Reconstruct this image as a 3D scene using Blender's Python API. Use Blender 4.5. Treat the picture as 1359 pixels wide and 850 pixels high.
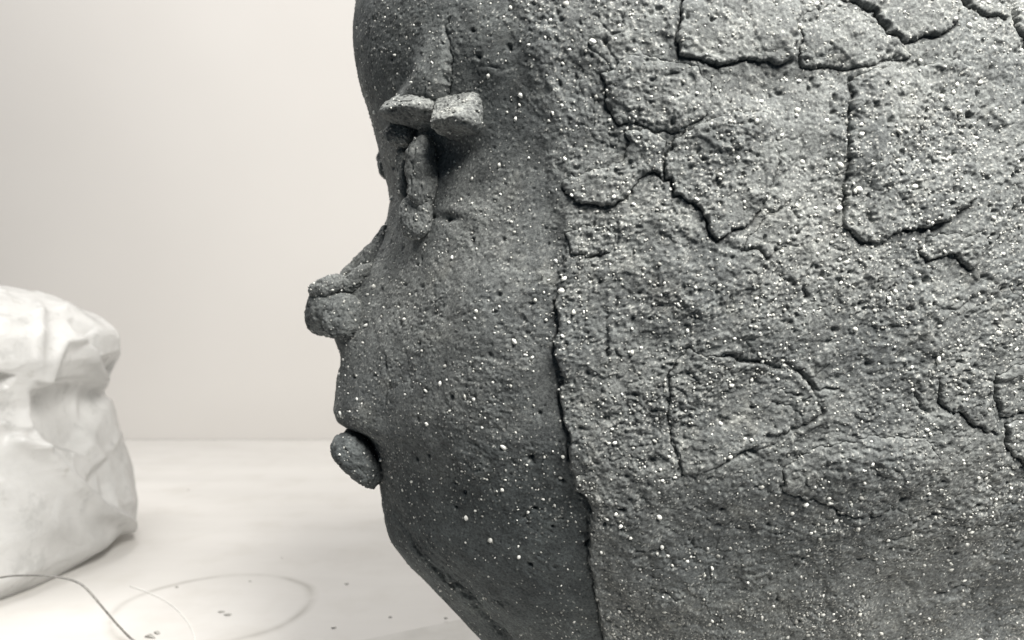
import bpy, math
import numpy as np
from math import radians

# ------------------------------------------------------------------ clear
for o in list(bpy.data.objects):
    bpy.data.objects.remove(o)
scene = bpy.context.scene
COL = scene.collection

# ------------------------------------------------------------------ camera
CAM_H = 0.28           # camera height above the table
F = 1000.0             # focal length in photograph pixels (photo is 1359 x 850)
cd = bpy.data.cameras.new('camera')
cam = bpy.data.objects.new('camera', cd)
COL.objects.link(cam)
cam.location = (0, 0, CAM_H)
cam.rotation_euler = (radians(90), 0, 0)
cd.sensor_width = 36.0
cd.lens = F / 1359 * 36.0
cd.clip_start = 0.02
cd.clip_end = 60
cd.dof.use_dof = True
cd.dof.focus_distance = 0.42
cd.dof.aperture_fstop = 8.5
scene.camera = cam

# ------------------------------------------------------------------ world + lamps
w = bpy.data.worlds.new('World')
scene.world = w
w.use_nodes = True
bg = w.node_tree.nodes['Background']
bg.inputs[0].default_value = (0.62, 0.82, 1.0, 1)
bg.inputs[1].default_value = 0.07

def area(name, loc, target, size, size_y, power, color, spread=180):
    ld = bpy.data.lights.new(name, 'AREA')
    ld.shape = 'RECTANGLE'
    ld.size = size
    ld.size_y = size_y
    ld.energy = power
    ld.color = color
    ld.spread = radians(spread)
    o = bpy.data.objects.new(name, ld)
    COL.objects.link(o)
    o.location = loc
    d = np.array(target, float) - np.array(loc, float)
    from mathutils import Vector
    o.rotation_euler = Vector(d).to_track_quat('-Z', 'Y').to_euler()
    return o

area('studio_light', (0.52, -0.22, 1.25), (0.25, 0.42, 0.40), 0.70, 0.70, 33, (1.0, 0.975, 0.93), 150)
area('ceiling_light', (-0.75, 0.72, 1.9), (-0.60, 0.98, 0.0), 1.1, 0.8, 25, (1.0, 0.975, 0.95))

vs = scene.view_settings
vs.view_transform = 'Standard'
vs.look = 'None'
vs.gamma = 1.0
vs.exposure = 0.25
vs.use_curve_mapping = False

# ------------------------------------------------------------------ helpers
rng = np.random.default_rng(11)
TAB = rng.random((8, 256, 256)).astype(np.float32)

def vn(x, y, seed=0):
    """2-D value noise in -1..1"""
    t = TAB[seed % 8]
    ox = 37 * seed + 11
    xi = np.floor(x).astype(np.int64); yi = np.floor(y).astype(np.int64)
    fx = (x - xi).astype(np.float32); fy = (y - yi).astype(np.float32)
    fx = fx * fx * fx * (fx * (fx * 6 - 15) + 10)
    fy = fy * fy * fy * (fy * (fy * 6 - 15) + 10)
    x0 = (xi + ox) & 255; x1 = (xi + ox + 1) & 255
    y0 = (yi + 3 * ox) & 255; y1 = (yi + 3 * ox + 1) & 255
    a = t[y0, x0] * (1 - fx) + t[y0, x1] * fx
    b = t[y1, x0] * (1 - fx) + t[y1, x1] * fx
    return (a * (1 - fy) + b * fy) * 2 - 1

def rot2(x, y, a):
    c, s = math.cos(a), math.sin(a)
    return x * c - y * s, x * s + y * c

def fbm(x, y, seed, octs=3, gain=0.5):
    o = 0; amp = 1; tot = 0
    for k in range(octs):
        xr, yr = rot2(x, y, 0.6 + 0.9 * k)
        o = o + amp * vn(xr * 2 ** k, yr * 2 ** k, seed + k)
        tot += amp; amp *= gain
    return o / tot

def vn3(p, seed=0):
    """3-D value noise (n,3) in -1..1"""
    pi = np.floor(p).astype(np.int64); f = p - pi
    f = f * f * (3 - 2 * f)
    def h(i, j, k):
        n = (i * 374761393 + j * 668265263 + k * 2147483647 + seed * 1274126177) & 0xffffffff
        n = ((n ^ (n >> 13)) * 1274126177) & 0xffffffff
        n = n ^ (n >> 16)
        return (n & 0xffff) / 32767.5 - 1
    r = 0
    for a in (0, 1):
        wa = f[:, 0] if a else 1 - f[:, 0]
        for b in (0, 1):
            wb = f[:, 1] if b else 1 - f[:, 1]
            for c in (0, 1):
                wc = f[:, 2] if c else 1 - f[:, 2]
                r = r + wa * wb * wc * h(pi[:, 0] + a, pi[:, 1] + b, pi[:, 2] + c)
    return r

def sm(x, a, b):
    t = np.clip((x - a) / (b - a), 0, 1)
    return t * t * (3 - 2 * t)

def project(P):
    """world point -> photograph pixel, only used to measure where a feature sits"""
    u = 679.5 + F * P[..., 0] / P[..., 1]
    v = 425.0 - F * (P[..., 2] - CAM_H) / P[..., 1]
    return u, v

def unproj(u, v, y):
    return np.array([(u - 679.5) / F * y, y, CAM_H + (425.0 - v) / F * y])

def on_table(u, v, z=0.0):
    y = (CAM_H - z) * F / (v - 425.0)
    return np.array([(u - 679.5) / F * y, y, z])

def mesh_np(name, verts, quads=None, tris=None, mat=None, parent=None, attrs=None, smooth=True):
    me = bpy.data.meshes.new(name)
    verts = np.ascontiguousarray(verts, dtype=np.float32)
    nq = 0 if quads is None else len(quads); nt = 0 if tris is None else len(tris)
    me.vertices.add(len(verts))
    me.vertices.foreach_set('co', verts.ravel())
    loops = []
    if nq: loops.append(np.asarray(quads).ravel())
    if nt: loops.append(np.asarray(tris).ravel())
    loops = np.concatenate(loops).astype(np.int32)
    me.loops.add(len(loops))
    me.loops.foreach_set('vertex_index', loops)
    st = np.concatenate([np.arange(nq) * 4, nq * 4 + np.arange(nt) * 3]).astype(np.int32)
    me.polygons.add(nq + nt)
    me.polygons.foreach_set('loop_start', st)
    me.polygons.foreach_set('use_smooth', np.full(nq + nt, smooth, dtype=bool))
    for an, av in (attrs or {}).items():
        a = me.attributes.new(an, 'FLOAT', 'POINT')
        a.data.foreach_set('value', np.ascontiguousarray(av, dtype=np.float32))
    me.update(calc_edges=True)
    me.validate()
    o = bpy.data.objects.new(name, me)
    COL.objects.link(o)
    if mat: me.materials.append(mat)
    if parent is not None: o.parent = parent
    return o

def tag(o, label=None, cat=None, group=None, kind=None):
    if label: o['label'] = label
    if cat: o['category'] = cat
    if group: o['group'] = group
    if kind: o['kind'] = kind
    return o

def seg_dist(u, v, pts):
    best = np.full(u.shape, 1e9)
    for (ax, ay), (bx, by) in zip(pts[:-1], pts[1:]):
        dx, dy = bx - ax, by - ay
        L = dx * dx + dy * dy + 1e-9
        t = np.clip(((u - ax) * dx + (v - ay) * dy) / L, 0, 1)
        best = np.minimum(best, np.hypot(u - ax - t * dx, v - ay - t * dy))
    return best

def poly_sd(u, v, pts):
    """signed distance to polygon, positive inside"""
    d = seg_dist(u, v, pts + [pts[0]])
    ins = np.zeros(u.shape, bool)
    n = len(pts)
    for i in range(n):
        ax, ay = pts[i]; bx, by = pts[(i + 1) % n]
        c = ((ay > v) != (by > v))
        xx = (bx - ax) * (v - ay) / (by - ay + 1e-12) + ax
        ins ^= c & (u < xx)
    return np.where(ins, d, -d)

# ------------------------------------------------------------------ materials
def new_mat(name):
    m = bpy.data.materials.new(name)
    m.use_nodes = True
    nt = m.node_tree
    return m, nt, nt.nodes['Principled BSDF']

def N(nt, kind, **kw):
    n = nt.nodes.new(kind)
    for k, v in kw.items():
        if k in n.inputs: n.inputs[k].default_value = v
        else: setattr(n, k, v)
    return n

def noise(nt, scale, detail=3, rough=0.55, coord=None):
    n = N(nt, 'ShaderNodeTexNoise')
    n.inputs['Scale'].default_value = scale
    n.inputs['Detail'].default_value = detail
    n.inputs['Roughness'].default_value = rough
    if coord is not None: nt.links.new(coord, n.inputs['Vector'])
    return n

def ramp(nt, fac, stops):
    r = N(nt, 'ShaderNodeValToRGB')
    e = r.color_ramp.elements
    while len(e) < len(stops): e.new(0.5)
    for el, (p, c) in zip(e, stops):
        el.position = p
        el.color = c if len(c) == 4 else (*c, 1)
    nt.links.new(fac, r.inputs[0])
    return r

def mix(nt, fac, a, b, blend='MIX'):
    m = N(nt, 'ShaderNodeMix', data_type='RGBA', blend_type=blend)
    if isinstance(fac, (int, float)): m.inputs[0].default_value = fac
    else: nt.links.new(fac, m.inputs[0])
    for s, x in ((6, a), (7, b)):
        if isinstance(x, tuple): m.inputs[s].default_value = (*x, 1)
        else: nt.links.new(x, m.inputs[s])
    return m.outputs[2]

def clay_material():
    m, nt, b = new_mat('gritty_clay')
    tc = N(nt, 'ShaderNodeTexCoord').outputs['Object']
    big = noise(nt, 14, 4, 0.6, tc)
    mid = noise(nt, 90, 4, 0.65, tc)
    fin = noise(nt, 700, 3, 0.6, tc)
    c1 = ramp(nt, big.outputs[0], [(0.30, (0.118, 0.126, 0.129)), (0.70, (0.200, 0.207, 0.203))]).outputs[0]
    pl = ramp(nt, noise(nt, 38, 5, 0.7, tc).outputs[0], [(0.56, (0, 0, 0)), (0.70, (0.55, 0.55, 0.55))]).outputs[0]
    c1 = mix(nt, pl, c1, (0.27, 0.272, 0.255))
    c2 = ramp(nt, mid.outputs[0], [(0.32, (0.70, 0.70, 0.70)), (0.68, (1.28, 1.28, 1.26))]).outputs[0]
    c3 = ramp(nt, fin.outputs[0], [(0.30, (0.50, 0.50, 0.51)), (0.72, (1.5, 1.5, 1.47))]).outputs[0]
    c = mix(nt, 1.0, c1, c2, 'MULTIPLY')
    c = mix(nt, 1.0, c, c3, 'MULTIPLY')
    at = N(nt, 'ShaderNodeAttribute', attribute_name='grog')
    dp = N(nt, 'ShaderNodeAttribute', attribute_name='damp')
    c = mix(nt, dp.outputs['Fac'], c, mix(nt, 1.0, c, (0.42, 0.45, 0.47), 'MULTIPLY'))  # clay colour multiplied darker by the per-vertex mask
    c = mix(nt, at.outputs['Fac'], c, (0.62, 0.62, 0.58))
    nt.links.new(c, b.inputs['Base Color'])
    b.inputs['Roughness'].default_value = 0.82
    b.inputs['Specular IOR Level'].default_value = 0.25
    f2 = noise(nt, 1500, 2, 0.6, tc)
    bp = N(nt, 'ShaderNodeBump')
    bp.inputs['Strength'].default_value = 0.55
    bp.inputs['Distance'].default_value = 0.0006
    nt.links.new(f2.outputs[0], bp.inputs['Height'])
    nt.links.new(bp.outputs[0], b.inputs['Normal'])
    return m

def grain_material():
    m, nt, b = new_mat('grog_stone')
    at = N(nt, 'ShaderNodeAttribute', attribute_name='tone')
    c = ramp(nt, at.outputs['Fac'], [(0.0, (0.30, 0.30, 0.28)), (0.5, (0.58, 0.58, 0.54)), (1.0, (0.86, 0.86, 0.82))]).outputs[0]
    nt.links.new(c, b.inputs['Base Color'])
    b.inputs['Roughness'].default_value = 0.6
    return m

CLAY = clay_material()
GRAIN = grain_material()

# ------------------------------------------------------------------ setting: wall, tabletop
WALL_Y = CAM_H * F / (584 - 425.0)

def wall():
    m, nt, b = new_mat('painted_wall')
    tc = N(nt, 'ShaderNodeTexCoord').outputs['Object']
    n = noise(nt, 1.3, 3, 0.5, tc)
    c = ramp(nt, n.outputs[0], [(0.3, (0.560, 0.538, 0.512)), (0.7, (0.600, 0.578, 0.552))]).outputs[0]
    nt.links.new(c, b.inputs['Base Color'])
    b.inputs['Roughness'].default_value = 0.75
    f = noise(nt, 220, 3, 0.5, tc)
    bp = N(nt, 'ShaderNodeBump'); bp.inputs['Strength'].default_value = 0.08; bp.inputs['Distance'].default_value = 0.001
    nt.links.new(f.outputs[0], bp.inputs['Height']); nt.links.new(bp.outputs[0], b.inputs['Normal'])
    x0, x1, y0, y1, z0, z1 = -3.5, 3.5, WALL_Y, WALL_Y + 0.1, -0.8, 2.4
    v = [(x, y, z) for x in (x0, x1) for y in (y0, y1) for z in (z0, z1)]
    q = [(0, 1, 5, 4), (2, 6, 7, 3), (0, 2, 3, 1), (4, 5, 7, 6), (1, 3, 7, 5), (0, 4, 6, 2)]
    o = mesh_np('wall', v, q, mat=m, smooth=False)
    tag(o, 'plain off-white painted wall behind the table', kind='structure')
wall()

RING_C = on_table(285, 805)

def tabletop():
    m, nt, b = new_mat('white_tabletop')
    tc = N(nt, 'ShaderNodeTexCoord').outputs['Object']
    mp = N(nt, 'ShaderNodeMapping'); nt.links.new(tc, mp.inputs[0])
    mp.inputs['Scale'].default_value = (0.6, 3.2, 1)
    n = noise(nt, 3.0, 5, 0.6, mp.outputs[0])
    c = ramp(nt, n.outputs[0], [(0.30, (0.59, 0.572, 0.545)), (0.72, (0.66, 0.642, 0.615))]).outputs[0]
    n2 = noise(nt, 14, 4, 0.6, tc)
    s2 = ramp(nt, n2.outputs[0], [(0.30, (0.90, 0.89, 0.87)), (0.5, (1, 1, 1))]).outputs[0]
    c = mix(nt, 0.6, c, s2, 'MULTIPLY')
    # dried ring stain left by a wet pot
    sub = N(nt, 'ShaderNodeVectorMath', operation='SUBTRACT'); nt.links.new(tc, sub.inputs[0])
    sub.inputs[1].default_value = tuple(RING_C)
    wob = noise(nt, 9, 2, 0.5, tc)
    ln = N(nt, 'ShaderNodeVectorMath', operation='LENGTH'); nt.links.new(sub.outputs[0], ln.inputs[0])
    wm = N(nt, 'ShaderNodeMath', operation='MULTIPLY_ADD'); nt.links.new(wob.outputs[0], wm.inputs[0])
    wm.inputs[1].default_value = 0.016; nt.links.new(ln.outputs['Value'], wm.inputs[2])
    sb = N(nt, 'ShaderNodeMath', operation='SUBTRACT'); nt.links.new(wm.outputs[0], sb.inputs[0]); sb.inputs[1].default_value = 0.100
    ab = N(nt, 'ShaderNodeMath', operation='ABSOLUTE'); nt.links.new(sb.outputs[0], ab.inputs[0])
    rr = ramp(nt, ab.outputs[0], [(0.0, (1, 1, 1)), (0.006, (0, 0, 0))]).outputs[0]
    brk = ramp(nt, noise(nt, 16, 3, 0.6, tc).outputs[0], [(0.35, (0.15, 0.15, 0.15)), (0.65, (0.8, 0.8, 0.8))]).outputs[0]
    rf = mix(nt, 1.0, rr, brk, 'MULTIPLY')
    c = mix(nt, rf, c, (0.36, 0.345, 0.315))
    nt.links.new(c, b.inputs['Base Color'])
    b.inputs['Roughness'].default_value = 0.5
    b.inputs['Specular IOR Level'].default_value = 0.35
    x0, x1, y0, y1, z0, z1 = -2.6, 2.6, 0.34, WALL_Y - 0.002, -0.04, 0.0
    v = [(x, y, z) for x in (x0, x1) for y in (y0, y1) for z in (z0, z1)]
    q = [(0, 1, 5, 4), (2, 6, 7, 3), (0, 2, 3, 1), (4, 5, 7, 6), (1, 3, 7, 5), (0, 4, 6, 2)]
    o = mesh_np('tabletop', v, q, mat=m, smooth=False)
    tag(o, 'white tabletop with faint smears and a ring stain', kind='structure')
tabletop()

# thin pale board the head stands on; only its far edge shows
BOARD_T = 0.003
def board():
    m, nt, b = new_mat('pale_board')
    tc = N(nt, 'ShaderNodeTexCoord').outputs['Object']
    n = noise(nt, 25, 5, 0.65, tc)
    c = ramp(nt, n.outputs[0], [(0.3, (0.50, 0.485, 0.455)), (0.7, (0.62, 0.605, 0.575))]).outputs[0]
    nt.links.new(c, b.inputs['Base Color']); b.inputs['Roughness'].default_value = 0.7
    a = on_table(480, 850, BOARD_T); e = on_table(612, 822, BOARD_T)
    d = (e - a)[:2]; d /= np.linalg.norm(d)
    nrm = np.array([d[1], -d[0]])
    p0 = a[:2] - d * 0.03; p1 = p0 + d * 0.80
    p2 = p1 + nrm * 0.30; p3 = p0 + nrm * 0.30
    ring = [p0, p1, p2, p3]
    v = [(p[0], p[1], 0.0002) for p in ring] + [(p[0], p[1], BOARD_T) for p in ring]
    q = [(4, 7, 6, 5), (0, 1, 2, 3)] + [(i, i + 4, (i + 1) % 4 + 4, (i + 1) % 4) for i in range(4)]
    o = mesh_np('work_board', v, q, mat=m, smooth=False)
    tag(o, 'thin greyish white work board under the clay head', 'board')
board()

# ------------------------------------------------------------------ the clay head
ROT = radians(11)
CR, SR = math.cos(ROT), math.sin(ROT)
X0, Y0 = -0.1, 0.5

def loc2world(s, t, z):
    return np.stack([X0 + s * CR + t * SR, Y0 + s * SR - t * CR, z], -1)

def prof(u, v):
    k = (u - 679.5) / F
    s = (0.1 + 0.5 * k) / (CR - k * SR)
    y = Y0 + s * SR
    return s, CAM_H + (425 - v) / F * y

face_px = [(474, -6), (471, 40), (471, 75), (478, 120), (490, 160), (503, 200), (513, 240), (517, 265), (515, 300), (507, 350),
           (496, 400), (486, 450), (481, 500), (485, 560), (497, 610), (503, 645), (512, 690), (519, 714), (545, 750),
           (576, 781), (610, 813), (640, 850), (668, 890), (690, 940), (700, 1000)]
fz, fs = [], []
for (u, v) in face_px:
    s_, z_ = prof(u, v); fs.append(s_); fz.append(z_)
fz = np.array(fz[::-1]); fs = np.array(fs[::-1])
fz = np.append(fz, [0.53, 0.56, 0.585, 0.605, 0.618, 0.625]); fs = np.append(fs, [0.004, 0.022, 0.055, 0.11, 0.19, 0.30])
bz = [265, 290, 318, 345, 368, 390, 420, 440, 456, 470, 485, 510, 545, 560, 568, 574, 582, 600]
bn = [0, 3, 10, 25, 40, 50, 50, 38, 18, 4, 0, 0, 0, 0, 0, 0, 0, 0]          # nose ridge
bm_ = [0, 0, 0, 0, 0, 0, 2, 8, 20, 26, 28, 33, 41, 37, 26, 10, 2, 0]        # muzzle / upper lip
bzz = np.array([prof(480, v)[1] for v in bz])[::-1]
bn = np.array(bn, float)[::-1] * 0.0005; bm_ = np.array(bm_, float)[::-1] * 0.0005

DX = 0.00052
zf = np.arange(0.060, 0.502, DX)
zlow = np.linspace(BOARD_T, 0.060, 14)[:-1]
ztop = 0.502 + (0.6249 - 0.502) * np.sin(np.linspace(0, math.pi / 2, 34))[1:]
zs = np.concatenate([zlow, zf, ztop])
R0 = len(zlow); R1 = R0 + len(zf)

def smooth1(z, xs, ys, wid):
    o = 0
    ks = np.linspace(-2, 2, 9); wt = np.exp(-ks ** 2); wt /= wt.sum()
    for k, w_ in zip(ks, wt): o = o + w_ * np.interp(z + k * wid, xs, ys)
    return o
sf = smooth1(zs, fz, fs, 0.004)
Wz = smooth1(zs, [0, .04, .08, .12, .2, .3, .42, .50, .55, .59, .612, .625], [.096, .088, .092, .112, .147, .168, .172, .160, .136, .094, .05, 0.0], 0.010)
Wz[-1] = 0.0005
sb = np.interp(zs, [0, .1, .3, .45, .55, .6, .625], [.62, .64, .66, .62, .5, .4, .301])
nz = smooth1(zs, bzz, bn, 0.002); mz = smooth1(zs, bzz, bm_, 0.0012)
SC = 0.30
# theta samples, uniform in arc length over the side that is seen
th = np.linspace(-0.22, math.pi / 2 + 0.55, 6000)
ss = np.where(th < math.pi / 2, -0.30 * np.cos(th), -0.31 * np.cos(th)); tt = 0.17 * np.sin(th)
arc = np.concatenate([[0], np.cumsum(np.hypot(np.diff(ss), np.diff(tt)))])
nf = int(arc[-1] / DX)
thf = np.interp(np.linspace(0, arc[-1], nf), arc, th)
thc = np.linspace(thf[-1], thf[0] + 2 * math.pi, 110)[1:-1]
ths = np.concatenate([thf, thc]); C1 = nf
NR, NC = len(zs), len(ths)
TH, _ = np.meshgrid(ths, zs)
Zg = np.repeat(zs[:, None], NC, 1)
cosT, sinT = np.cos(TH), np.sin(TH)
a = np.where(cosT > 0, SC - sf[:, None], sb[:, None] - SC)
S = SC - a * cosT
T = Wz[:, None] * sinT * (1 + 0.07 * np.sin(2 * TH) ** 2 * (cosT > 0))
front = (cosT > 0)
S = S - front * (nz[:, None] * np.exp(-(T / 0.023) ** 2) + mz[:, None] * np.exp(-np.abs(T / 0.034) ** 2.4))
P = loc2world(S, T, Zg)
du = np.roll(P, -1, 1) - np.roll(P, 1, 1)
dv = np.gradient(P, axis=0)
Nn = np.cross(du, dv)
Nn /= np.linalg.norm(Nn, axis=2, keepdims=True) + 1e-12
if Nn[NR // 2, nf // 2, 1] > 0: Nn = -Nn

# ---- fine window
PF = P[R0:R1, :C1]; NF = Nn[R0:R1, :C1]
U, V = project(PF)
A = np.repeat((np.arange(C1) * DX)[None], R1 - R0, 0).astype(np.float32)
Zf = np.repeat(zf[:, None], C1, 1).astype(np.float32)
Uw = U + 4.5 * vn(A / .012, Zf / .012, 1) + 3.0 * vn(A / .0045, Zf / .0045, 2) + 1.4 * vn(A / .0016, Zf / .0016, 7)
Vw = V + 4.5 * vn(A / .012, Zf / .012, 3) + 3.0 * vn(A / .0045, Zf / .0045, 4) + 1.4 * vn(A / .0016, Zf / .0016, 5)

seam = [(690, -40), (694, 20), (704, 65), (716, 110), (735, 180), (742, 260), (747, 320), (738, 370), (735, 420), (742, 500),
        (750, 560), (757, 610), (765, 650), (782, 676), (778, 720), (786, 770), (801, 850), (812, 900)]
sv = np.array([p[1] for p in seam]); su = np.array([p[0] for p in seam])
ds = Uw - np.interp(Vw, sv, su)            # >0 on the side of the head, <0 on the face
soft = np.interp(V, [0, 250, 330, 420, 850], [26, 16, 7, 3, 3])
side = 1 / (1 + np.exp(-np.clip(ds / soft * 2, -30, 30)))
cheek = np.exp(-((U - 640) / 95) ** 2 - ((V - 440) / 190) ** 2)
rough = 0.34 + 0.66 * np.maximum(side, 0.75 * cheek)

H = 0.0022 * fbm(A / .07, Zf / .07, 0, 2) + 0.0016 * fbm(A / .028, Zf / .028, 3, 2) * (0.6 + 0.4 * side)
H += side * np.interp(V, [0, 300, 420, 850], [0.0042, 0.0030, 0.0024, 0.0026])
# crisp part of the seam
for seg, w_, d_ in (([(735, 400), (742, 500), (750, 560), (757, 612)], 2.4, .0036), ([(768, 650), (783, 676), (778, 722)], 3.2, .0042),
                    ([(778, 722), (786, 770), (801, 850), (812, 900)], 2.2, .0030), ([(748, 325), (737, 372), (735, 405)], 2.4, .0009)):
    H -= d_ * np.exp(-(seg_dist(Uw, Vw, seg) / w_) ** 2)

def rgn(pts, pad=40):
    us = [p[0] for p in pts]; vs_ = [p[1] for p in pts]
    m = (U > min(us) - pad) & (U < max(us) + pad) & (V > min(vs_) - pad) & (V < max(vs_) + pad)
    r, c = np.where(m.any(1))[0], np.where(m.any(0))[0]
    if len(r) == 0 or len(c) == 0: return None
    return np.s_[r[0]:r[-1] + 1, c[0]:c[-1] + 1]

# ---- broad hollows and swellings: (u, v, ru, rv, height m)
for (u, v, ru, rv, h) in [(598, 200, 34, 28, -.0055), (556, 235, 30, 60, -.002), (640, 430, 60, 70, .0025), (770, 110, 45, 60, -.0028),
                          (1085, 105, 60, 24, -.0025), (1000, 130, 50, 22, -.002), (1180, 780, 50, 30, -.0025), (880, 390, 60, 30, -.0015),
                          (1010, 430, 90, 40, .002), (1250, 430, 80, 40, .0018), (830, 600, 60, 60, .0018), (950, 730, 80, 40, -.0022), (1280, 700, 70, 60, .0025),
                          (1130, 640, 90, 50, .0016), (830, 330, 60, 26, -.0018), (597, 290, 14, 6, -.003), (620, 285, 30, 14, .0015)]:
    H += h * np.exp(-((U - u) / ru) ** 2 - ((V - v) / rv) ** 2)

# forehead ridge that runs down into the brow ledge
rd = poly_sd(.7 * U + .3 * Uw, .7 * V + .3 * Vw, [(556, 10), (598, 5), (600, 82), (596, 112), (586, 134), (560, 160), (514, 155), (522, 128), (540, 100)])
H += 0.0085 * sm(V, 20, 140) * (1 - sm(V, 152, 166)) * sm(rd, -2, np.where(U > 575, 15, 22))

# chin strip: groove running parallel to the jaw outline
chin = [(506, 640), (512, 665), (527, 695), (560, 738), (600, 778), (640, 818), (672, 856), (700, 900)]
sl = rgn(chin, 60)
dch = seg_dist(Uw[sl], Vw[sl], chin)
H[sl] -= 0.0016 * np.exp(-(dch / 10) ** 2) + 0.0022 * np.exp(-(dch / 2.6) ** 2) * sm(V[sl], 690, 760)

# ---- cracks: (polyline, half width px, depth m)
cracks = [
    ([(596, 25), (597, 55), (600, 82), (596, 112), (586, 130)], 1.7, .0016),
    ([(1016, 288), (1030, 286), (1043, 276), (1056, 292)], 2.2, .0022),
    ([(955, 325), (985, 333), (1003, 330), (1015, 345)], 2.2, .0022),
    ([(1034, 200), (1024, 228), (1016, 262)], 2.0, .0014),
    ([(820, 392), (806, 428), (805, 468)], 2.0, .0020),
    ([(822, 300), (820, 325), (812, 340)], 1.8, .0014),
    ([(908, 460), (892, 480), (884, 520), (884, 544)], 2.2, .0020),
    ([(884, 544), (894, 596), (906, 630)], 2.0, .0014),
    ([(956, 470), (996, 480), (1044, 484), (1072, 508), (1087, 522), (1088, 548), (1076, 558)], 2.6, .0030),
    ([(1072, 508), (1092, 516), (1112, 515)], 2.0, .0016),
    ([(1076, 560), (1032, 576), (1000, 596), (956, 616), (940, 628)], 2.2, .0016),
    ([(1204, 504), (1212, 520), (1220, 538), (1236, 549)], 2.2, .0024),
    ([(1238, 414), (1262, 408), (1300, 392)], 1.7, .0016),
    ([(1040, 402), (1056, 420)], 1.7, .0016), ([(1064, 374), (1069, 390)], 2.0, .0018),
    ([(1346, 414), (1362, 432)], 2.2, .002),
    ([(1232, 505), (1226, 480), (1230, 455)], 1.6, .0010),
    ([(1146, 703), (1185, 711), (1225, 700)], 2.4, .0016),
    ([(1195, 768), (1212, 778), (1212, 795), (1196, 806)], 2.8, .0022), ([(1240, 790), (1275, 776), (1288, 780), (1290, 795)], 2.0, .0018),
    ([(1300, 742), (1330, 744)], 2.2, .002),
    ([(704, 383), (722, 372)], 2.0, .002), ([(615, 606), (636, 622)], 2.0, .0016), ([(820, 730), (838, 738), (846, 730)], 2.0, .0015),
    ([(800, 668), (845, 680)], 2.2, .0014), ([(728, 690), (745, 688)], 1.8, .0014), ([(660, 795), (678, 802)], 1.8, .0014),
    ([(512, 470), (518, 500), (514, 540)], 2.0, .0012), ([(540, 470), (545, 520)], 2.0, .0008),
    ([(640, 88), (665, 96), (690, 84)], 2.2, .0010), ([(870, 128), (884, 132), (900, 118)], 2.4, .0020), ([(880, 104), (895, 100)], 2.0, .0016),
    ([(1000, 640), (1040, 652)], 1.8, .001), ([(1090, 600), (1150, 588), (1190, 592)], 2.2, .001),
    ([(868, 780), (905, 790)], 2.0, .001), ([(940, 690), (1000, 700)], 2.4, .001),
]
for pts, w_, d_ in cracks:
    sl = rgn(pts, 14)
    if sl is None: continue
    d = seg_dist(Uw[sl], Vw[sl], pts)
    mod = 0.55 + 0.65 * vn(A[sl] / .006, Zf[sl] / .006, 6)
    w_ = w_ * .8; H[sl] -= d_ * np.exp(-(d / w_) ** 2) * np.clip(mod, 0.05, 1.2)
    H[sl] += 0.25 * d_ * np.exp(-((d - 7) / 5) ** 2)

# ---- fine relief of gritty clay
patch = sm(fbm(A / .030, Zf / .030, 5, 3), -0.25, 0.35)          # worked-smooth versus torn areas
rmask = rough * (0.58 + 0.57 * patch)
Ar, Zr = rot2(A, Zf, 0.22)
# torn layers: ragged low terraces
for sc_, th_, hh, sd in ((.034, .12, .0008, 1), (.022, .24, .0006, 4), (.015, .32, .0005, 6)):
    f_ = fbm(A / sc_ + 9, Zf / sc_, sd, 4, 0.55)
    H += side * hh * sm(f_, th_ - .02, th_ + .035)
# hairline crackle
for sc_, sd in ((.030, 2), (.019, 5)):
    f_ = np.abs(fbm(A / sc_ + 4, Zf / sc_ + 8, sd, 4, 0.5))
    msk = sm(fbm(A / .04, Zf / .04, sd + 1, 2), 0.0, 0.35)
    H -= side * msk * 0.0009 * np.exp(-(f_ / .014) ** 2)
H += rmask * (0.00055 * fbm(A / .011, Zf / .011, 2, 2) + 0.00028 * fbm(A / .0055, Zf / .0055, 6, 2) + 0.00026 * vn(Ar / .0042, Zr / .0024, 6) + 0.00024 * vn(Ar / .0022, Zr / .0014, 1))
n1 = vn(Ar / .0040, Zr / .0023, 4) * 0.6 + vn(Ar / .0020, Zr / .0013, 3) * 0.5
H -= rmask * 0.0013 * np.clip(n1 - 0.38, 0, 1)
# dragged finger / tool marks
for (u, v, ru, rv, ang, am) in [(1195, 745, 75, 22, 0.12, .00050), (1130, 600, 80, 40, 0.25, .00026), (560, 420, 40, 60, 1.4, .00008), (500, 420, 22, 110, 1.35, .00016), (700, 760, 70, 60, 0.7, .00020), (560, 740, 60, 50, .75, .0003), (980, 350, 60, 40, .35, .0002), (1000, 770, 110, 50, -.1, .00024), (1290, 640, 60, 60, .3, .00022), (880, 720, 60, 60, .5, .0002), (1120, 700, 70, 26, .15, .0003)]:
    g = np.exp(-((U - u) / ru) ** 2 - ((V - v) / rv) ** 2)
    p, q = rot2(U - u, V - v, -ang)
    H += am * g * vn(p / 60 + 3, (q + p * p * 0.0009) / 4.2, 2) * 1.6

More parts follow.
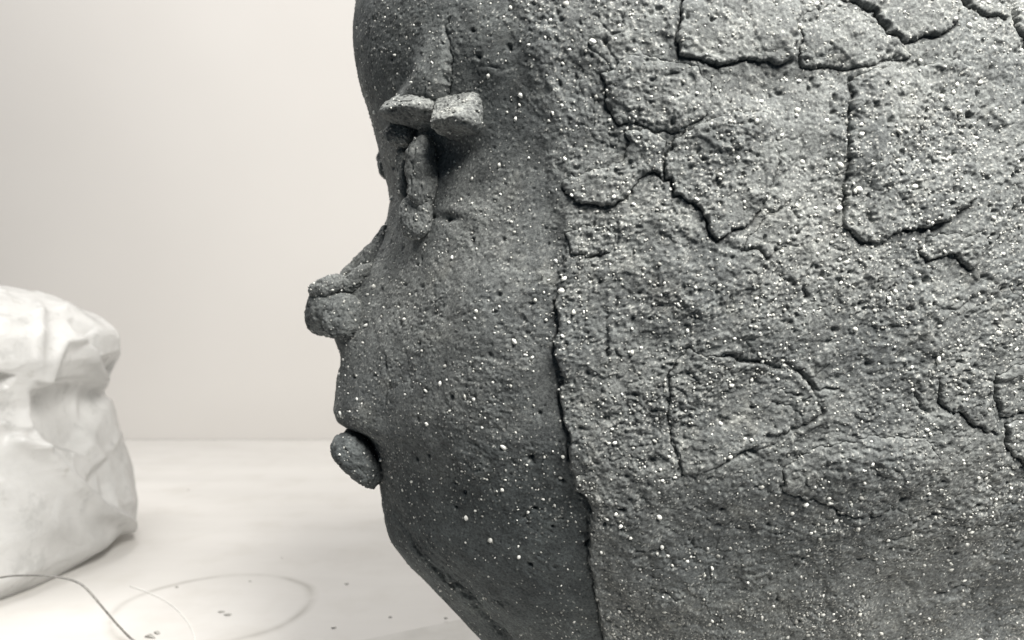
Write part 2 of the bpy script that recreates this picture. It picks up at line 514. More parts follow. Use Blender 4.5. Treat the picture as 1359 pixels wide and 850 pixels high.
# ---- scattered pits and small grains stamped into the surface
GR = np.zeros_like(H)
nr, nc = H.shape
dens = (0.25 + 0.75 * side) * (0.35 + 0.65 * patch) + 0.10 * (V < 700)
dens = dens * np.where(U < 700, np.interp(V, [0, 200, 300, 600, 720, 850], [.8, .9, 1.25, 1.1, .5, .4]), 1)
dflat = dens.ravel() / dens.sum(); dcum = np.cumsum(dflat)
damp = (1 - side) * np.maximum(sm(V + 70 * fbm(A / .05, Zf / .05, 2, 3), 500, 690), 0.55 * (1 - sm(V + 60 * fbm(A / .04, Zf / .04, 6, 3), 90, 240)))  # mask for darker clay colour on the lower face and forehead
damp = np.maximum(damp, 0.35 * sm(V + 90 * fbm(A / .05, Zf / .05, 4, 3), 640, 800) * (1 - sm(U, 1000, 1250)))  # weaker darkening low on the side, ending towards the right
def scatter(n):
    idx = np.searchsorted(dcum, rng.random(n))
    return np.clip(idx // nc, 4, nr - 5), np.clip(idx % nc, 4, nc - 5)
def stamp(field, n, rmin, rmax, amp, k=3):
    r, c = scatter(n)
    rad = rng.uniform(rmin, rmax, n); am = amp * rng.uniform(0.4, 1.2, n)
    ox, oy = rng.uniform(-.5, .5, n), rng.uniform(-.5, .5, n)
    ex = rng.uniform(0.7, 1.4, n)
    for i in range(-k, k + 1):
        for j in range(-k, k + 1):
            d2 = (((i - oy) * ex) ** 2 + ((j - ox) / ex) ** 2) * DX * DX
            np.add.at(field, (r + i, c + j), am * np.exp(-d2 / rad ** 2))
stamp(H, 15000, .00045, .0008, -.00062)
stamp(H, 700, .0009, .0016, -.0020, 4)
stamp(H, 12000, .0006, .0011, .00038)
r_, c_ = scatter(26000)
for i, j, w_ in ((0, 0, 1), (0, 1, .55), (1, 0, .5), (1, 1, .25)):
    np.maximum.at(GR, (r_ + i, c_ + j), w_ * rng.uniform(.15, 1.0, len(r_)) ** 1.3)
    np.add.at(H, (r_ + i, c_ + j), w_ * .00016)
GR = np.clip(GR, 0, 1)
# a few clear holes
for (u, v, r, d) in [(707, 606, 5, .004), (1233, 306, 7, .006), (1276, 152, 4, .004), (1241, 122, 4, .003), (1147, 292, 5, .003), (597, 290, 5, .003), (1165, 124, 4, .002), (960, 560, 5, .003), (866, 612, 6, .003), (700, 690, 4, .002), (1192, 655, 6, .003), (948, 250, 6, .003), (810, 60, 4, .003)]:
    H -= d * np.exp(-(((Uw - u) ** 2 + (Vw - v) ** 2) / r ** 2))

# sockets of the larger loose grains
NG = 9500
gr_r, gr_c = scatter(NG)
gr_rad = np.clip(.00038 * np.exp(np.abs(rng.normal(0, .52, NG))), .00034, .0017)
gr_pit = np.where(gr_rad > .00055, rng.uniform(.1, .9, NG) * gr_rad, 0)
for i in range(-4, 5):
    for j in range(-4, 5):
        np.add.at(H, (gr_r + i, gr_c + j), -gr_pit * np.exp(-(i * i + j * j) * DX * DX / (1.25 * gr_rad) ** 2))

# ---- applied clay slabs: (outline px, thickness m, edge rounding px, groove m, label)
slabs = [
    ([(905, -40), (898, 76), (925, 78), (955, 92), (985, 78), (1010, 82), (1030, 92), (1046, 84), (1048, 38), (1060, 20), (1062, -40)], .0045, 6, .0032),
    ([(1051, 42), (1064, 23), (1095, 15), (1122, 17), (1148, 30), (1160, 48), (1188, 58), (1205, 76), (1160, 90), (1108, 93), (1060, 90)], .0020, 16, .0012),
    ([(1110, -40), (1112, 5), (1132, 11), (1154, 24), (1162, 40), (1182, 50), (1210, 57), (1235, 54), (1258, 38), (1266, 18), (1262, -40)], .0042, 7, .0028),
    ([(1268, -40), (1272, 6), (1287, 15), (1306, 27), (1325, 31), (1330, 15), (1330, -40)], .0045, 7, .003),
    ([(1336, -40), (1335, 35), (1343, 55), (1361, 80), (1390, 105), (1410, 110), (1410, -40)], .0050, 7, .004),
    ([(1128, 107), (1150, 98), (1210, 93), (1250, 84), (1280, 90), (1290, 110), (1291, 160), (1287, 235), (1283, 262), (1268, 278), (1246, 296), (1226, 304), (1196, 306), (1170, 312), (1160, 322), (1140, 318), (1117, 303), (1117, 270), (1120, 215), (1124, 150)], .0048, 6, .0022),
    ([(888, 208), (884, 236), (892, 260), (920, 276), (940, 296), (951, 324), (976, 308), (1008, 282), (1020, 240), (1031, 200), (1024, 176), (1004, 153), (960, 158), (922, 171), (898, 186)], .0050, 8, .0026),
    ([(760, 238), (752, 252), (764, 268), (788, 277), (816, 276), (840, 256), (856, 233), (866, 231), (880, 240), (882, 210), (888, 188), (872, 178), (834, 176), (832, 205), (800, 228)], .0042, 9, .0028),
    ([(800, 100), (840, 82), (890, 84), (925, 90), (938, 105), (944, 140), (935, 160), (897, 176), (856, 172), (824, 164), (806, 140)], .0032, 14, .0009),
    ([(1215, 331), (1224, 346), (1244, 342), (1254, 334), (1268, 345), (1282, 356), (1292, 340), (1302, 322), (1286, 306), (1262, 312), (1240, 316), (1224, 318)], .0034, 5, .0028),
    ([(752, 310), (770, 300), (800, 303), (818, 318), (812, 340), (785, 345), (758, 338)], .0022, 9, .0012),
    ([(908, 461), (891, 482), (885, 530), (896, 590), (906, 626), (956, 615), (1000, 595), (1040, 575), (1074, 560), (1086, 548), (1084, 522), (1068, 508), (1042, 488), (996, 483), (956, 471)], .0013, 14, .0008),
    ([(1314, 525), (1324, 548), (1350, 549), (1410, 548), (1410, 470), (1345, 478), (1318, 495)], .0032, 8, .0026),
    ([(1332, 560), (1333, 590), (1342, 602), (1360, 612), (1410, 618), (1410, 556)], .0030, 7, .0024),
    ([(1244, 534), (1256, 544), (1268, 540), (1284, 560), (1300, 571), (1315, 574), (1312, 552), (1306, 528), (1300, 490), (1262, 478), (1238, 500)], .0034, 9, .0026),
    ([(1035, 650), (1068, 657), (1102, 669), (1130, 677), (1156, 675), (1185, 662), (1200, 642), (1236, 606), (1222, 575), (1150, 575), (1086, 594), (1040, 622)], .0026, 12, .0014),
    ([(985, 334), (1003, 331), (1014, 344), (1030, 336), (1052, 320), (1056, 296), (1043, 280), (1030, 288), (1014, 292), (988, 312)], .0018, 9, .0014),
]
LAB = np.full(H.shape, -1, np.int16)
HS = np.zeros_like(H)
DS = np.zeros_like(H); GZ = np.zeros_like(H); GA = np.zeros_like(H)
for k, (pts, t_, r_e, g_) in enumerate(slabs):
    t_ *= 0.62; r_e *= 0.62; g_ *= 0.85
    sl = rgn(pts, 18)
    if sl is None: continue
    d = poly_sd(Uw[sl], Vw[sl], pts)
    d0 = poly_sd(U[sl], V[sl], pts)
    gz, ga = np.gradient(d0)
    wt = sm((0.85 * gz + 0.55 * ga) / (np.hypot(gz, ga) + 1e-9) + 0.5 * vn(A[sl] / .014, Zf[sl] / .014, 1), -0.25, 0.75)
    ins = (d > 0) & (LAB[sl] < 0)
    mod = np.clip(0.75 + 0.6 * vn(A[sl] / .010, Zf[sl] / .010, 5), 0.1, 1.2) * (0.10 + 0.95 * wt)
    H[sl] -= np.where(d < 2, g_ * 1.05 * np.exp(-((d + 1.0) / 2.0) ** 2) * mod, 0) * (LAB[sl] < 0)
    re = r_e * (2.6 - 1.7 * wt)
    pr = t_ * (0.02 + 0.22 * wt + (0.98 - 0.22 * wt) * np.sqrt(np.clip(1 - (1 - np.clip(d / re, 0, 1)) ** 2, 0, 1))) * (0.85 + 0.3 * vn(A[sl] / .02, Zf[sl] / .02, 2))
    LAB[sl][ins] = k
    HS[sl][ins] = pr[ins]
    gzz, gaa = np.gradient(d); DS[sl][ins] = d[ins]; GZ[sl][ins] = gzz[ins]; GA[sl][ins] = gaa[ins]

# fade relief out at the borders of the fine window so that it meets the plain rest of the head
edge = np.minimum.reduce([np.arange(nr)[:, None] + 0 * A, (nr - 1 - np.arange(nr))[:, None] + 0 * A, np.arange(nc)[None] + 0 * A, (nc - 1 - np.arange(nc))[None] + 0 * A])
fade = sm(edge, 0, 46)
Htop = (H + HS) * fade
Hsh = np.where(LAB >= 0, (H - 0.0012), H) * fade
Ptop = PF + NF * Htop[..., None]
full = P.copy()
full[R0:R1, :C1] = PF + NF * Hsh[..., None]

head = bpy.data.objects.new('clay_sculpture', None)
COL.objects.link(head)
head.empty_display_size = 0.05
tag(head, 'dark grey gritty clay head in profile with patched slabs and modelled features', 'sculpture')

idx = np.arange(NR * NC).reshape(NR, NC)
i0 = idx[:-1]; i1 = idx[1:]
q = np.stack([i0, np.roll(i0, -1, 1), np.roll(i1, -1, 1), i1], -1).reshape(-1, 4)
verts = full.reshape(-1, 3)
# close crown and base
topc = len(verts); botc = topc + 1
verts = np.concatenate([verts, [full[-1].mean(0)], [full[0].mean(0)]])
tr = [np.stack([idx[-1], np.roll(idx[-1], -1), np.full(NC, topc)], -1), np.stack([np.roll(idx[0], -1), idx[0], np.full(NC, botc)], -1)]
gfull = np.zeros((NR, NC)); gfull[R0:R1, :C1] = GR
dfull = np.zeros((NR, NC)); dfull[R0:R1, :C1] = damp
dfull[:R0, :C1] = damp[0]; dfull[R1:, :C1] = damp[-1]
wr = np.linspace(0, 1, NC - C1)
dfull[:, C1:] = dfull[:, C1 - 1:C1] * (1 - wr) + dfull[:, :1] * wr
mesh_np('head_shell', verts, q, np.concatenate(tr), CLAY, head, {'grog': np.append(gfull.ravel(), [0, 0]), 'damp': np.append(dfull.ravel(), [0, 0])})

TR = np.gradient(PF, axis=0); TC = np.gradient(PF, axis=1)
li = np.arange(nr * nc).reshape(nr, nc)
for k in range(len(slabs)):
    M = LAB == k
    if M.sum() < 50: continue
    qm = M[:-1, :-1] & M[1:, :-1] & M[:-1, 1:] & M[1:, 1:]
    rr, cc = np.where(qm)
    Q = np.stack([li[rr, cc], li[rr, cc + 1], li[rr + 1, cc + 1], li[rr + 1, cc]], -1)
    e = np.concatenate([Q[:, [0, 1]], Q[:, [1, 2]], Q[:, [2, 3]], Q[:, [3, 0]]])
    key = np.sort(e, 1); key = key[:, 0].astype(np.int64) * (nr * nc) + key[:, 1]
    _, inv, cnt = np.unique(key, return_inverse=True, return_counts=True)
    be = e[cnt[inv] == 1]
    used, inv2 = np.unique(Q, return_inverse=True)
    Q2 = inv2.reshape(Q.shape)
    ptop = Ptop.reshape(-1, 3)[used]
    low = np.unique(be)
    sh = np.clip(DS / (GZ ** 2 + GA ** 2 + .3), 0, 1.6).ravel()[low]
    off = -(TR.reshape(-1, 3)[low] * (GZ.ravel()[low] * sh)[:, None] + TC.reshape(-1, 3)[low] * (GA.ravel()[low] * sh)[:, None])
    ln_ = np.linalg.norm(off, axis=1, keepdims=True); off *= np.minimum(1, .0006 / (ln_ + 1e-9))
    ptop[np.searchsorted(used, low)] += off
    plow = off + (PF.reshape(-1, 3) + NF.reshape(-1, 3) * (H.reshape(-1) - 0.0035)[:, None])[low]
    mt = np.searchsorted(used, be); ml = np.searchsorted(low, be) + len(used)
    skirt = np.stack([mt[:, 1], mt[:, 0], ml[:, 0], ml[:, 1]], -1)
    g = GR.ravel()
    mesh_np('clay_slab', np.concatenate([ptop, plow]), np.concatenate([Q2, skirt]), None, CLAY, head, {'grog': np.concatenate([g[used], g[low] * 0])})

# ---- modelled lumps of clay (brow, eye, nose, lip)
def lump(name, uv, y, ext, tilt=0, pitch=0, yaw=0, e=(2.6, 2.6), res=(90, 60), dark_tone_=0.0, nz_amp=0.0015, seed=0, bend=0.0, wedge=0.0, label=None, parent=None):
    """superellipsoid lump; ext = half sizes in metres along right, depth, up before turning"""
    n = int(res[0] * 0.45)
    g1 = np.tan(np.linspace(-1, 1, n + 1) * math.pi / 4)
    ga, gb = np.meshgrid(g1, g1); ga = ga.ravel(); gb = gb.ravel(); one = np.ones_like(ga)
    fv = np.concatenate([np.stack(k, -1) for k in ((ga, gb, one), (gb, ga, -one), (one, ga, gb), (-one, gb, ga), (gb, one, ga), (ga, -one, gb))])
    fi = np.arange((n + 1) ** 2).reshape(n + 1, n + 1)
    fq = np.stack([fi[:-1, :-1], fi[:-1, 1:], fi[1:, 1:], fi[1:, :-1]], -1).reshape(-1, 4)
    fq = np.concatenate([fq + k * (n + 1) ** 2 for k in range(6)])
    _, first, inv = np.unique(np.round(fv, 6), axis=0, return_index=True, return_inverse=True)
    fv = fv[first]; q = inv.reshape(-1)[fq]
    pe = 0.5 * (e[0] + e[1])
    fv = fv / (np.abs(fv) ** pe).sum(1, keepdims=True) ** (1 / pe)
    x, yy, z = (fv * np.array(ext)).T
    z = z + bend * (x / ext[0]) ** 2
    if wedge:   # front face slopes out from the top to a proud lower lip
        yy = np.where(yy < 0, yy * (1 - wedge * np.clip((z / ext[2] + .72) / 1.6, 0, 1)), yy)
    v = np.stack([x, yy, z], -1)
    nn = np.sign(fv) * np.abs(fv) ** (pe - 1) / np.array(ext); nn /= np.linalg.norm(nn, axis=1, keepdims=True) + 1e-12
    sd = v * 1.0 + 7.3 * seed + 10.0
    d = 1.9 * vn3(sd / .014, seed) + .9 * vn3(sd / .006, seed + 1) + .5 * vn3(sd / .0026, seed + 2) + .45 * vn3(sd / .001, seed + 3)
    pit = -1.9 * np.clip(vn3(sd / .0023, seed + 5) - .45, 0, 1)
    v = v + nn * (nz_amp * (d * 0.62 + pit))[:, None]
    from mathutils import Euler
    Rm = np.array((Euler((0, radians(tilt), 0)).to_matrix() @ Euler((0, 0, radians(yaw))).to_matrix() @ Euler((radians(pitch), 0, 0)).to_matrix()))
    v = v @ Rm.T + unproj(uv[0], uv[1], y)
    g = np.clip(vn3(sd / .0012, seed + 9) - .70, 0, 1) * 2.4
    o = mesh_np(name, v, q, None, CLAY, parent or head, {'grog': np.clip(g, 0, 1), 'damp': np.full(len(v), dark_tone_)})
    LUMPS.append((v, g))
    if label: o['label'] = label
    if uv[0] > 515 or name == 'nostril_wing':       # the other half of the face carries the same feature
        pl = np.array([SR, -CR, 0.0])
        vm = v - 2 * ((v - np.array([X0, Y0, 0])) @ pl)[:, None] * pl
        mesh_np(name, vm, q[:, ::-1], None, CLAY, parent or head, {'grog': np.clip(g, 0, 1), 'damp': np.full(len(v), dark_tone_)})
    return o
LUMPS = []

def depth_at(u, v):
    i = np.argmin((U - u) ** 2 + (V - v) ** 2 + 1e6 * (NF[..., 1] > 0.05))
    return Ptop.reshape(-1, 3)[i][1]

mm = 0.001
def D(u, v, off=0.0): return depth_at(u, v) - off
def yaw_at(u, v):
    i = np.argmin((U - u) ** 2 + (V - v) ** 2 + 1e6 * (NF[..., 1] > 0.05))
    n = NF.reshape(-1, 3)[i]
    return math.degrees(math.atan2(n[0], -n[1]))
# brow shelf
lump('brow_lobe', (553, 145), D(556, 146) + .006, (.0200, .0190, .0105), tilt=4, pitch=-12, yaw=yaw_at(556, 140) + 8, e=(3.2, 3.2), wedge=.80, seed=1, res=(140, 90))
lump('brow_lobe', (611, 152), D(610, 152), (.0150, .0170, .0118), tilt=-3, pitch=-10, yaw=yaw_at(610, 149) + 6, e=(3.8, 3.8), wedge=.72, seed=2, res=(140, 90))
# strips and pads of the eye
lump('eyelid_strip', (531, 179), D(534, 181, .008), (.0100, .0070, .0070), tilt=26, yaw=-40, e=(2.8, 2.8), seed=3)
lump('eyelid_strip', (540, 224), D(541, 218, .0045), (.0050, .0070, .0250), tilt=-4, yaw=-40, e=(2.8, 2.8), seed=4)
lump('eyelid_strip', (562, 228), D(563, 230, .0075), (.0085, .0080, .0210), tilt=-3, yaw=-35, e=(2.8, 2.8), seed=5)
lump('eye_pad', (555, 288), D(556, 290, .0070), (.0112, .0070, .0140), tilt=8, yaw=-35, e=(2.8, 2.4), seed=6)
lump('far_eyelid', (511, 221), .515, (.0040, .010, .0085), tilt=-8, seed=7)
# nose
lump('nose_tip', (441, 410), .497, (.0165, .0180, .0195), tilt=25, e=(2.2, 2.2), seed=8, dark_tone_=.35)
lump('nostril_wing', (454, 421), .4795, (.0126, .0070, .0148), tilt=10, yaw=10, e=(2.3, 2.3), seed=9, dark_tone_=.35)
lump('nose_coil', (438, 380), .488, (.0130, .0100, .0058), tilt=-18, yaw=0, seed=10)
lump('nose_coil', (474, 370), .486, (.0170, .0080, .0056), tilt=-40, seed=11)
lump('nose_coil', (500, 330), .491, (.0180, .0075, .0052), tilt=-60, seed=12)
lump('nose_coil', (476, 354), .499, (.0215, .0090, .0058), tilt=-48, seed=13)
# lower lip
lump('lower_lip', (482, 607), .497, (.0188, .0250, .0112), tilt=50, e=(3.3, 3.0), seed=14, nz_amp=.0024, dark_tone_=.8)

# ---- loose bright grit standing proud of the clay
ico = [(0, 1, 1.618), (0, -1, 1.618), (0, 1, -1.618), (0, -1, -1.618), (1, 1.618, 0), (-1, 1.618, 0), (1, -1.618, 0), (-1, -1.618, 0), (1.618, 0, 1), (1.618, 0, -1), (-1.618, 0, 1), (-1.618, 0, -1)]
ico = np.array(ico, float); ico /= np.linalg.norm(ico[0])
it = []
for i in range(12):
    for j in range(i + 1, 12):
        for k in range(j + 1, 12):
            dd = [np.linalg.norm(ico[i] - ico[j]), np.linalg.norm(ico[j] - ico[k]), np.linalg.norm(ico[i] - ico[k])]
            if max(dd) < 1.2:
                nrm = np.cross(ico[j] - ico[i], ico[k] - ico[i])
                it.append((i, j, k) if nrm @ ico[i] > 0 else (i, k, j))
it = np.array(it)
r, c, rad = gr_r, gr_c, gr_rad
nrm = NF[r, c]
pos = Ptop[r, c] + nrm * (gr_pit * .75)[:, None]
# grit on the modelled lumps
lv = []
for v_, g_ in LUMPS:
    k = rng.choice(len(v_), 55, replace=False)
    lv.append(v_[k])
lv = np.concatenate(lv)
pos = np.concatenate([pos - nrm * (rad * .15)[:, None], lv]); rad = np.concatenate([rad, .00045 * np.exp(np.abs(rng.normal(0, .35, len(lv))))])
n_all = len(pos)
sc = rng.uniform(.55, 1.35, (n_all, 1, 3)) * rad[:, None, None]
jit = 1 + rng.uniform(-.28, .28, (n_all, 12, 1))
qr = rng.normal(size=(n_all, 4)); qr /= np.linalg.norm(qr, axis=1, keepdims=True)
w_, x_, y_, z_ = qr.T
RM = np.stack([1 - 2 * (y_ * y_ + z_ * z_), 2 * (x_ * y_ - z_ * w_), 2 * (x_ * z_ + y_ * w_), 2 * (x_ * y_ + z_ * w_), 1 - 2 * (x_ * x_ + z_ * z_), 2 * (y_ * z_ - x_ * w_), 2 * (x_ * z_ - y_ * w_), 2 * (y_ * z_ + x_ * w_), 1 - 2 * (x_ * x_ + y_ * y_)], -1).reshape(-1, 3, 3)
gv = np.einsum('nij,nkj->nki', RM, ico[None] * sc * jit) + pos[:, None]
gt = (it[None] + (np.arange(n_all) * 12)[:, None, None]).reshape(-1, 3)
tone = np.repeat(np.clip(rng.normal(.36, .28, n_all) + (rad - .0006) * 380, 0, 1), 12)
o = mesh_np('grog_grains', gv.reshape(-1, 3), None, gt, GRAIN, head, {'tone': tone})
o['kind'] = 'stuff'
o['label'] = 'pale grit grains embedded in the clay'

# ------------------------------------------------------------------ plastic wrapped bundle
def bundle():
    m, nt, b = new_mat('milky_plastic')
    tc = N(nt, 'ShaderNodeTexCoord').outputs['Object']
    n = noise(nt, 16, 5, 0.6, tc)
    c = ramp(nt, n.outputs[0], [(0.28, (0.60, 0.595, 0.58)), (0.5, (0.72, 0.715, 0.70)), (0.75, (0.80, 0.795, 0.78))]).outputs[0]
    sp = ramp(nt, noise(nt, 60, 4, 0.7, tc).outputs[0], [(0.60, (1, 1, 1)), (0.74, (0.78, 0.77, 0.74))]).outputs[0]
    zone = ramp(nt, noise(nt, 9, 2, 0.5, tc).outputs[0], [(0.48, (0, 0, 0)), (0.62, (1, 1, 1))]).outputs[0]
    c = mix(nt, zone, c, mix(nt, 1.0, c, sp, 'MULTIPLY'))
    gm = ramp(nt, noise(nt, 26, 6, 0.68, tc).outputs[0], [(0.56, (0, 0, 0)), (0.66, (0.55, 0.55, 0.55))]).outputs[0]
    c = mix(nt, gm, c, (0.50, 0.50, 0.485))
    nt.links.new(c, b.inputs['Base Color'])
    b.inputs['Roughness'].default_value = 0.27
    tl = N(nt, 'ShaderNodeBsdfTranslucent'); nt.links.new(c, tl.inputs['Color'])
    ms = N(nt, 'ShaderNodeMixShader'); ms.inputs[0].default_value = 0.38
    nt.links.new(b.outputs[0], ms.inputs[1]); nt.links.new(tl.outputs[0], ms.inputs[2])
    nt.links.new(ms.outputs[0], nt.nodes['Material Output'].inputs['Surface'])
    wv = N(nt, 'ShaderNodeMapping'); nt.links.new(tc, wv.inputs[0]); wv.inputs['Rotation'].default_value = (0.4, 0.6, 0.3); wv.inputs['Scale'].default_value = (1.0, 1.0, 2.4)
    fb = noise(nt, 30, 5, 0.6, wv.outputs[0]); fb.inputs['Distortion'].default_value = 1.2
    bp = N(nt, 'ShaderNodeBump'); bp.inputs['Strength'].default_value = 0.30; bp.inputs['Distance'].default_value = 0.006
    nt.links.new(fb.outputs[0], bp.inputs['Height']); nt.links.new(bp.outputs[0], b.inputs['Normal'])
    cx, cy, rx, ry = -.66, .86, .19, .225
    n_t, n_z = 420, 300
    thv = np.linspace(0, 2 * math.pi, n_t, endpoint=False)
    kz = [0, .012, .023, .06, .12, .188, .215, .236, .265, .29, .309, .318, .324, .3255]
    kr = [.86, .95, .985, .985, .91, .82, .87, .915, .885, .75, .59, .43, .22, .02]
    al = np.linspace(0, 1, n_z)
    zv = .3255 * (1 - (1 - al) ** 1.7)
    rho = smooth1(zv, kz, kr, .004); rho[-1] = .015
    sp_ = lambda x, p: np.sign(x) * np.abs(x) ** (2 / p)
    X = cx + rx * rho[:, None] * sp_(np.cos(thv), 2.35)[None]
    Y = cy + ry * rho[:, None] * sp_(np.sin(thv), 2.35)[None]
    Z = np.repeat(zv[:, None], n_t, 1)
    Pb = np.stack([X, Y, Z], -1)
    du = np.roll(Pb, -1, 1) - np.roll(Pb, 1, 1); dv = np.gradient(Pb, axis=0)
    nb = np.cross(du, dv); nb /= np.linalg.norm(nb, axis=2, keepdims=True) + 1e-12
    u, v = project(Pb)
    seen = nb[..., 1] * Pb[..., 1] + nb[..., 0] * Pb[..., 0] + nb[..., 2] * (Pb[..., 2] - CAM_H) < 0.03
    h = np.zeros(u.shape)
    p3 = Pb.reshape(-1, 3)
    def r3(s, sd): return vn3(p3 / s + 31.7, sd).reshape(u.shape)
    warpu = u + 5 * r3(.05, 3); warpv = v + 5 * r3(.05, 4)
    def dent(pts, d, soft):
        return d * sm(poly_sd(warpu, warpv, pts), -soft, soft) * seen
    def ridge(pts, d, wid, asym=0):
        return d * np.exp(-np.abs(seg_dist(warpu, warpv, pts) / wid) ** 1.7) * seen
    h -= dent([(38, 520), (44, 508), (135, 510), (128, 560), (112, 598), (80, 590), (41, 566)], .016, 9)
    h -= dent([(135, 480), (156, 470), (150, 500), (146, 530), (136, 520)], .010, 6)
    h -= dent([(118, 640), (140, 610), (150, 640), (150, 670), (128, 664)], .010, 7)
    h -= dent([(-20, 495), (12, 500), (2, 512), (-20, 516)], .02, 4)
    h -= dent([(95, 428), (120, 440), (132, 470), (112, 462)], .009, 6)
    h += ridge([(20, 585), (47, 597), (88, 638), (135, 679), (184, 706)], .014, 9)
    h += ridge([(50, 512), (82, 455), (110, 456), (134, 508)], .010, 8)
    h += ridge([(48, 405), (54, 440), (46, 512), (36, 560)], .006, 9)
    h += ridge([(90, 410), (120, 428), (150, 450)], .004, 11)
    h += ridge([(0, 430), (50, 415), (85, 410)], .004, 10)
    h += ridge([(0, 560), (40, 570), (47, 597)], .007, 7)
    h += ridge([(135, 510), (148, 560), (165, 620), (182, 690)], .006, 8)
    h += ridge([(0, 640), (60, 690), (130, 720)], .004, 16)
    h += .005 * r3(.085, 11) + .0015 * r3(.038, 12)
    for sc_, sd, am in ((.070, 21, .0026), (.050, 24, .0016), (.034, 27, .0008)):     # thin tight folds
        h += am * np.exp(-(r3(sc_, sd) / .10) ** 2) * sm(r3(.09, sd + 1), -.1, .3)
    h *= sm(zv, 0.0, 0.02)[:, None]
    Pb = Pb + nb * h[..., None]
    Pb[..., 2] = np.maximum(Pb[..., 2], 0.0004)
    i = np.arange(n_t * n_z).reshape(n_z, n_t)
    q = np.stack([i[:-1], np.roll(i[:-1], -1, 1), np.roll(i[1:], -1, 1), i[1:]], -1).reshape(-1, 4)
    vv = np.concatenate([Pb.reshape(-1, 3), [Pb[-1].mean(0) + [0, 0, .001]], [Pb[0].mean(0)]])
    t1 = np.stack([i[-1], np.roll(i[-1], -1), np.full(n_t, n_t * n_z)], -1)
    t0 = np.stack([np.roll(i[0], -1), i[0], np.full(n_t, n_t * n_z + 1)], -1)
    o = mesh_np('wrapped_bundle', vv, q, np.concatenate([t0, t1]), m)
    tag(o, 'rounded bundle wrapped in creased milky white plastic on the table', 'bundle')
bundle()

# ------------------------------------------------------------------ wire, thread, crumbs
def tube(name, pts, rad, mat, n=8, sub=8):
    pts = np.array(pts, float)
    # catmull-rom
    e = np.vstack([2 * pts[0] - pts[1], pts, 2 * pts[-1] - pts[-2]])
    out = []
    for k in range(1, len(e) - 2):
        for t in np.linspace(0, 1, sub, endpoint=False):
            p0, p1, p2, p3 = e[k - 1:k + 3]
            out.append(.5 * (2 * p1 + (p2 - p0) * t + (2 * p0 - 5 * p1 + 4 * p2 - p3) * t ** 2 + (3 * p1 - p0 - 3 * p2 + p3) * t ** 3))
    out.append(pts[-1]); c = np.array(out)
    tg = np.gradient(c, axis=0); tg /= np.linalg.norm(tg, axis=1, keepdims=True)
    up = np.array([0.13, 0.95, 0.2]); a_ = np.cross(tg, up); a_ /= np.linalg.norm(a_, axis=1, keepdims=True); b_ = np.cross(tg, a_)
    an = np.linspace(0, 2 * math.pi, n, endpoint=False)
    v = c[:, None] + rad * (np.cos(an)[None, :, None] * a_[:, None] + np.sin(an)[None, :, None] * b_[:, None])
    i = np.arange(len(c) * n).reshape(len(c), n)
    q = np.stack([i[:-1], np.roll(i[:-1], -1, 1), np.roll(i[1:], -1, 1), i[1:]], -1).reshape(-1, 4)
    vv = np.concatenate([v.reshape(-1, 3), c[:1], c[-1:]])
    t = np.concatenate([np.stack([np.roll(i[0], -1), i[0], np.full(n, len(c) * n)], -1), np.stack([i[-1], np.roll(i[-1], -1), np.full(n, len(c) * n + 1)], -1)])
    return mesh_np(name, vv, q, t, mat)

wm, wnt, wb = new_mat('dull_wire')
wn = noise(wnt, 300, 2, .5, N(wnt, 'ShaderNodeTexCoord').outputs['Object'])
wc = ramp(wnt, wn.outputs[0], [(0.3, (0.17, 0.165, 0.155)), (0.7, (0.34, 0.33, 0.31))]).outputs[0]
wnt.links.new(wc, wb.inputs['Base Color']); wb.inputs['Roughness'].default_value = .5; wb.inputs['Metallic'].default_value = .4
wp = [unproj(-150, 830, .69), unproj(-60, 784, .655), unproj(0, 767, .64), unproj(40, 764, .63), unproj(75, 766, .625), unproj(100, 772, .622), unproj(116, 783, .622), unproj(140, 811, .625), unproj(160, 834, .632), unproj(178, 851, .642)]
e1 = on_table(205, 868, .0012); wp.append(e1)
wp[0] = on_table(-150, 830, .0012)
tag(tube('bent_wire', wp, .00090, wm), 'thin dark wire arching off the table in front of the plastic bundle', 'wire')

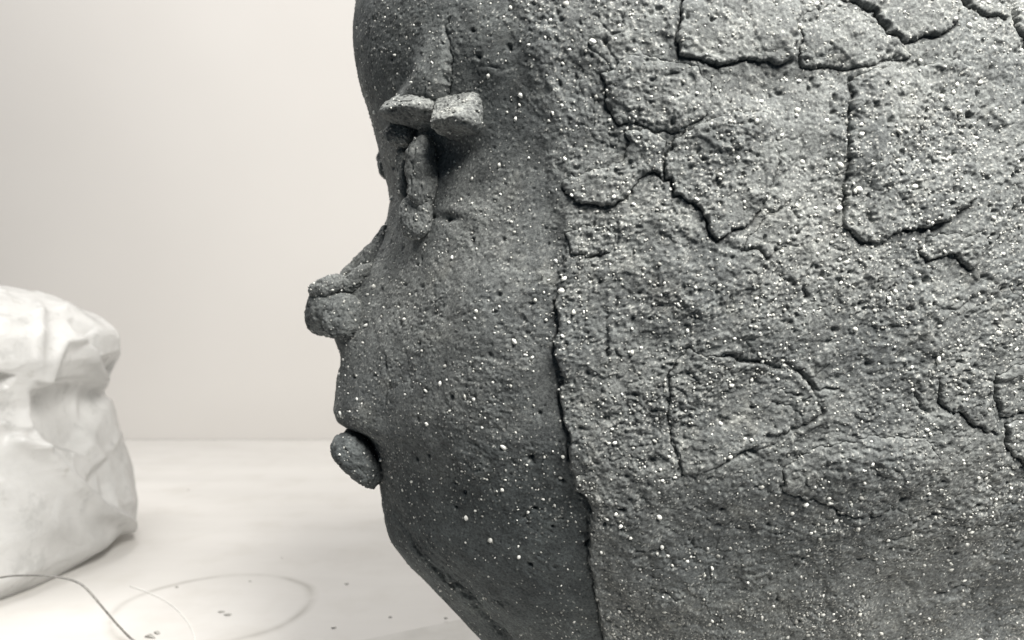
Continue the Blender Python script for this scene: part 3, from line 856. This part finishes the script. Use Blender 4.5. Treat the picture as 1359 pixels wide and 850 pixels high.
tm, tnt, tb = new_mat('pale_thread')
tcn = noise(tnt, 200, 2, .5, N(tnt, 'ShaderNodeTexCoord').outputs['Object'])
tcc = ramp(tnt, tcn.outputs[0], [(0.3, (0.82, 0.81, 0.78)), (0.7, (0.90, 0.89, 0.87))]).outputs[0]
tnt.links.new(tcc, tb.inputs['Base Color']); tb.inputs['Roughness'].default_value = .6
tag(tube('pale_thread', [on_table(u, v, .0007) for (u, v) in [(172, 778), (200, 788), (226, 802), (246, 822), (257, 842), (260, 862), (255, 885)]], .00035, tm),
    'pale thin thread curving across the tabletop inside the ring stain', 'thread')

cm, cnt_, cb = new_mat('dry_crumb')
ccn = noise(cnt_, 400, 3, .6, N(cnt_, 'ShaderNodeTexCoord').outputs['Object'])
ccc = ramp(cnt_, ccn.outputs[0], [(0.3, (0.26, 0.255, 0.24)), (0.7, (0.46, 0.45, 0.42))]).outputs[0]
cnt_.links.new(ccc, cb.inputs['Base Color']); cb.inputs['Roughness'].default_value = .9
for k, (u, v, sz, el) in enumerate([(200, 846, .0034, 1.8), (208, 841, .0026, 1.6), (235, 780, .0020, 1), (293, 813, .0022, 2.2), (302, 817, .0024, 1.6), (332, 772, .0016, 1.2), (460, 776, .0022, 1.1), (518, 820, .0020, 1.1), (443, 834, .0018, 1.5), (250, 651, .0018, 1.2), (374, 741, .0014, 1), (591, 826, .0018, 1.2)]):
    base = on_table(u, v, 0)
    jj = 1 + rng.uniform(-.42, .42, (12, 1))
    vv = ico * jj * sz * .8 * np.array([el * 1.15, 1.0, .5])
    a_ = rng.uniform(-.5, .5); x, y = rot2(vv[:, 0], vv[:, 1], a_)
    vv = np.stack([x, y, vv[:, 2]], -1)
    zb = BOARD_T if (u, v) == (591, 826) else 0.0
    vv[:, 2] -= vv[:, 2].min() + .0002 - zb
    ob = mesh_np('clay_crumb', vv + np.array([0, 0, 0]), None, it, cm, smooth=False)
    ob.location = base
    if (u, v) == (591, 826): lb = 'tiny clay crumb at the edge of the work board below the chin'
    elif (u, v) in ((200, 846), (208, 841)): lb = 'flat dark clay flake beside the foot of the bent wire'
    elif (u, v) in ((293, 813), (302, 817)): lb = 'dark elongated clay crumb in the middle of the ring stain'
    elif (u, v) == (235, 780) or (u, v) == (332, 772): lb = 'tiny clay crumb just inside the far rim of the ring stain'
    elif (u, v) in ((250, 651), (374, 741)): lb = 'tiny clay speck on bare table between ring stain and wall'
    else: lb = 'tiny dark clay crumb on bare table between ring stain and clay head'
    tag(ob, lb, 'crumb', 'clay crumbs scattered on the table')
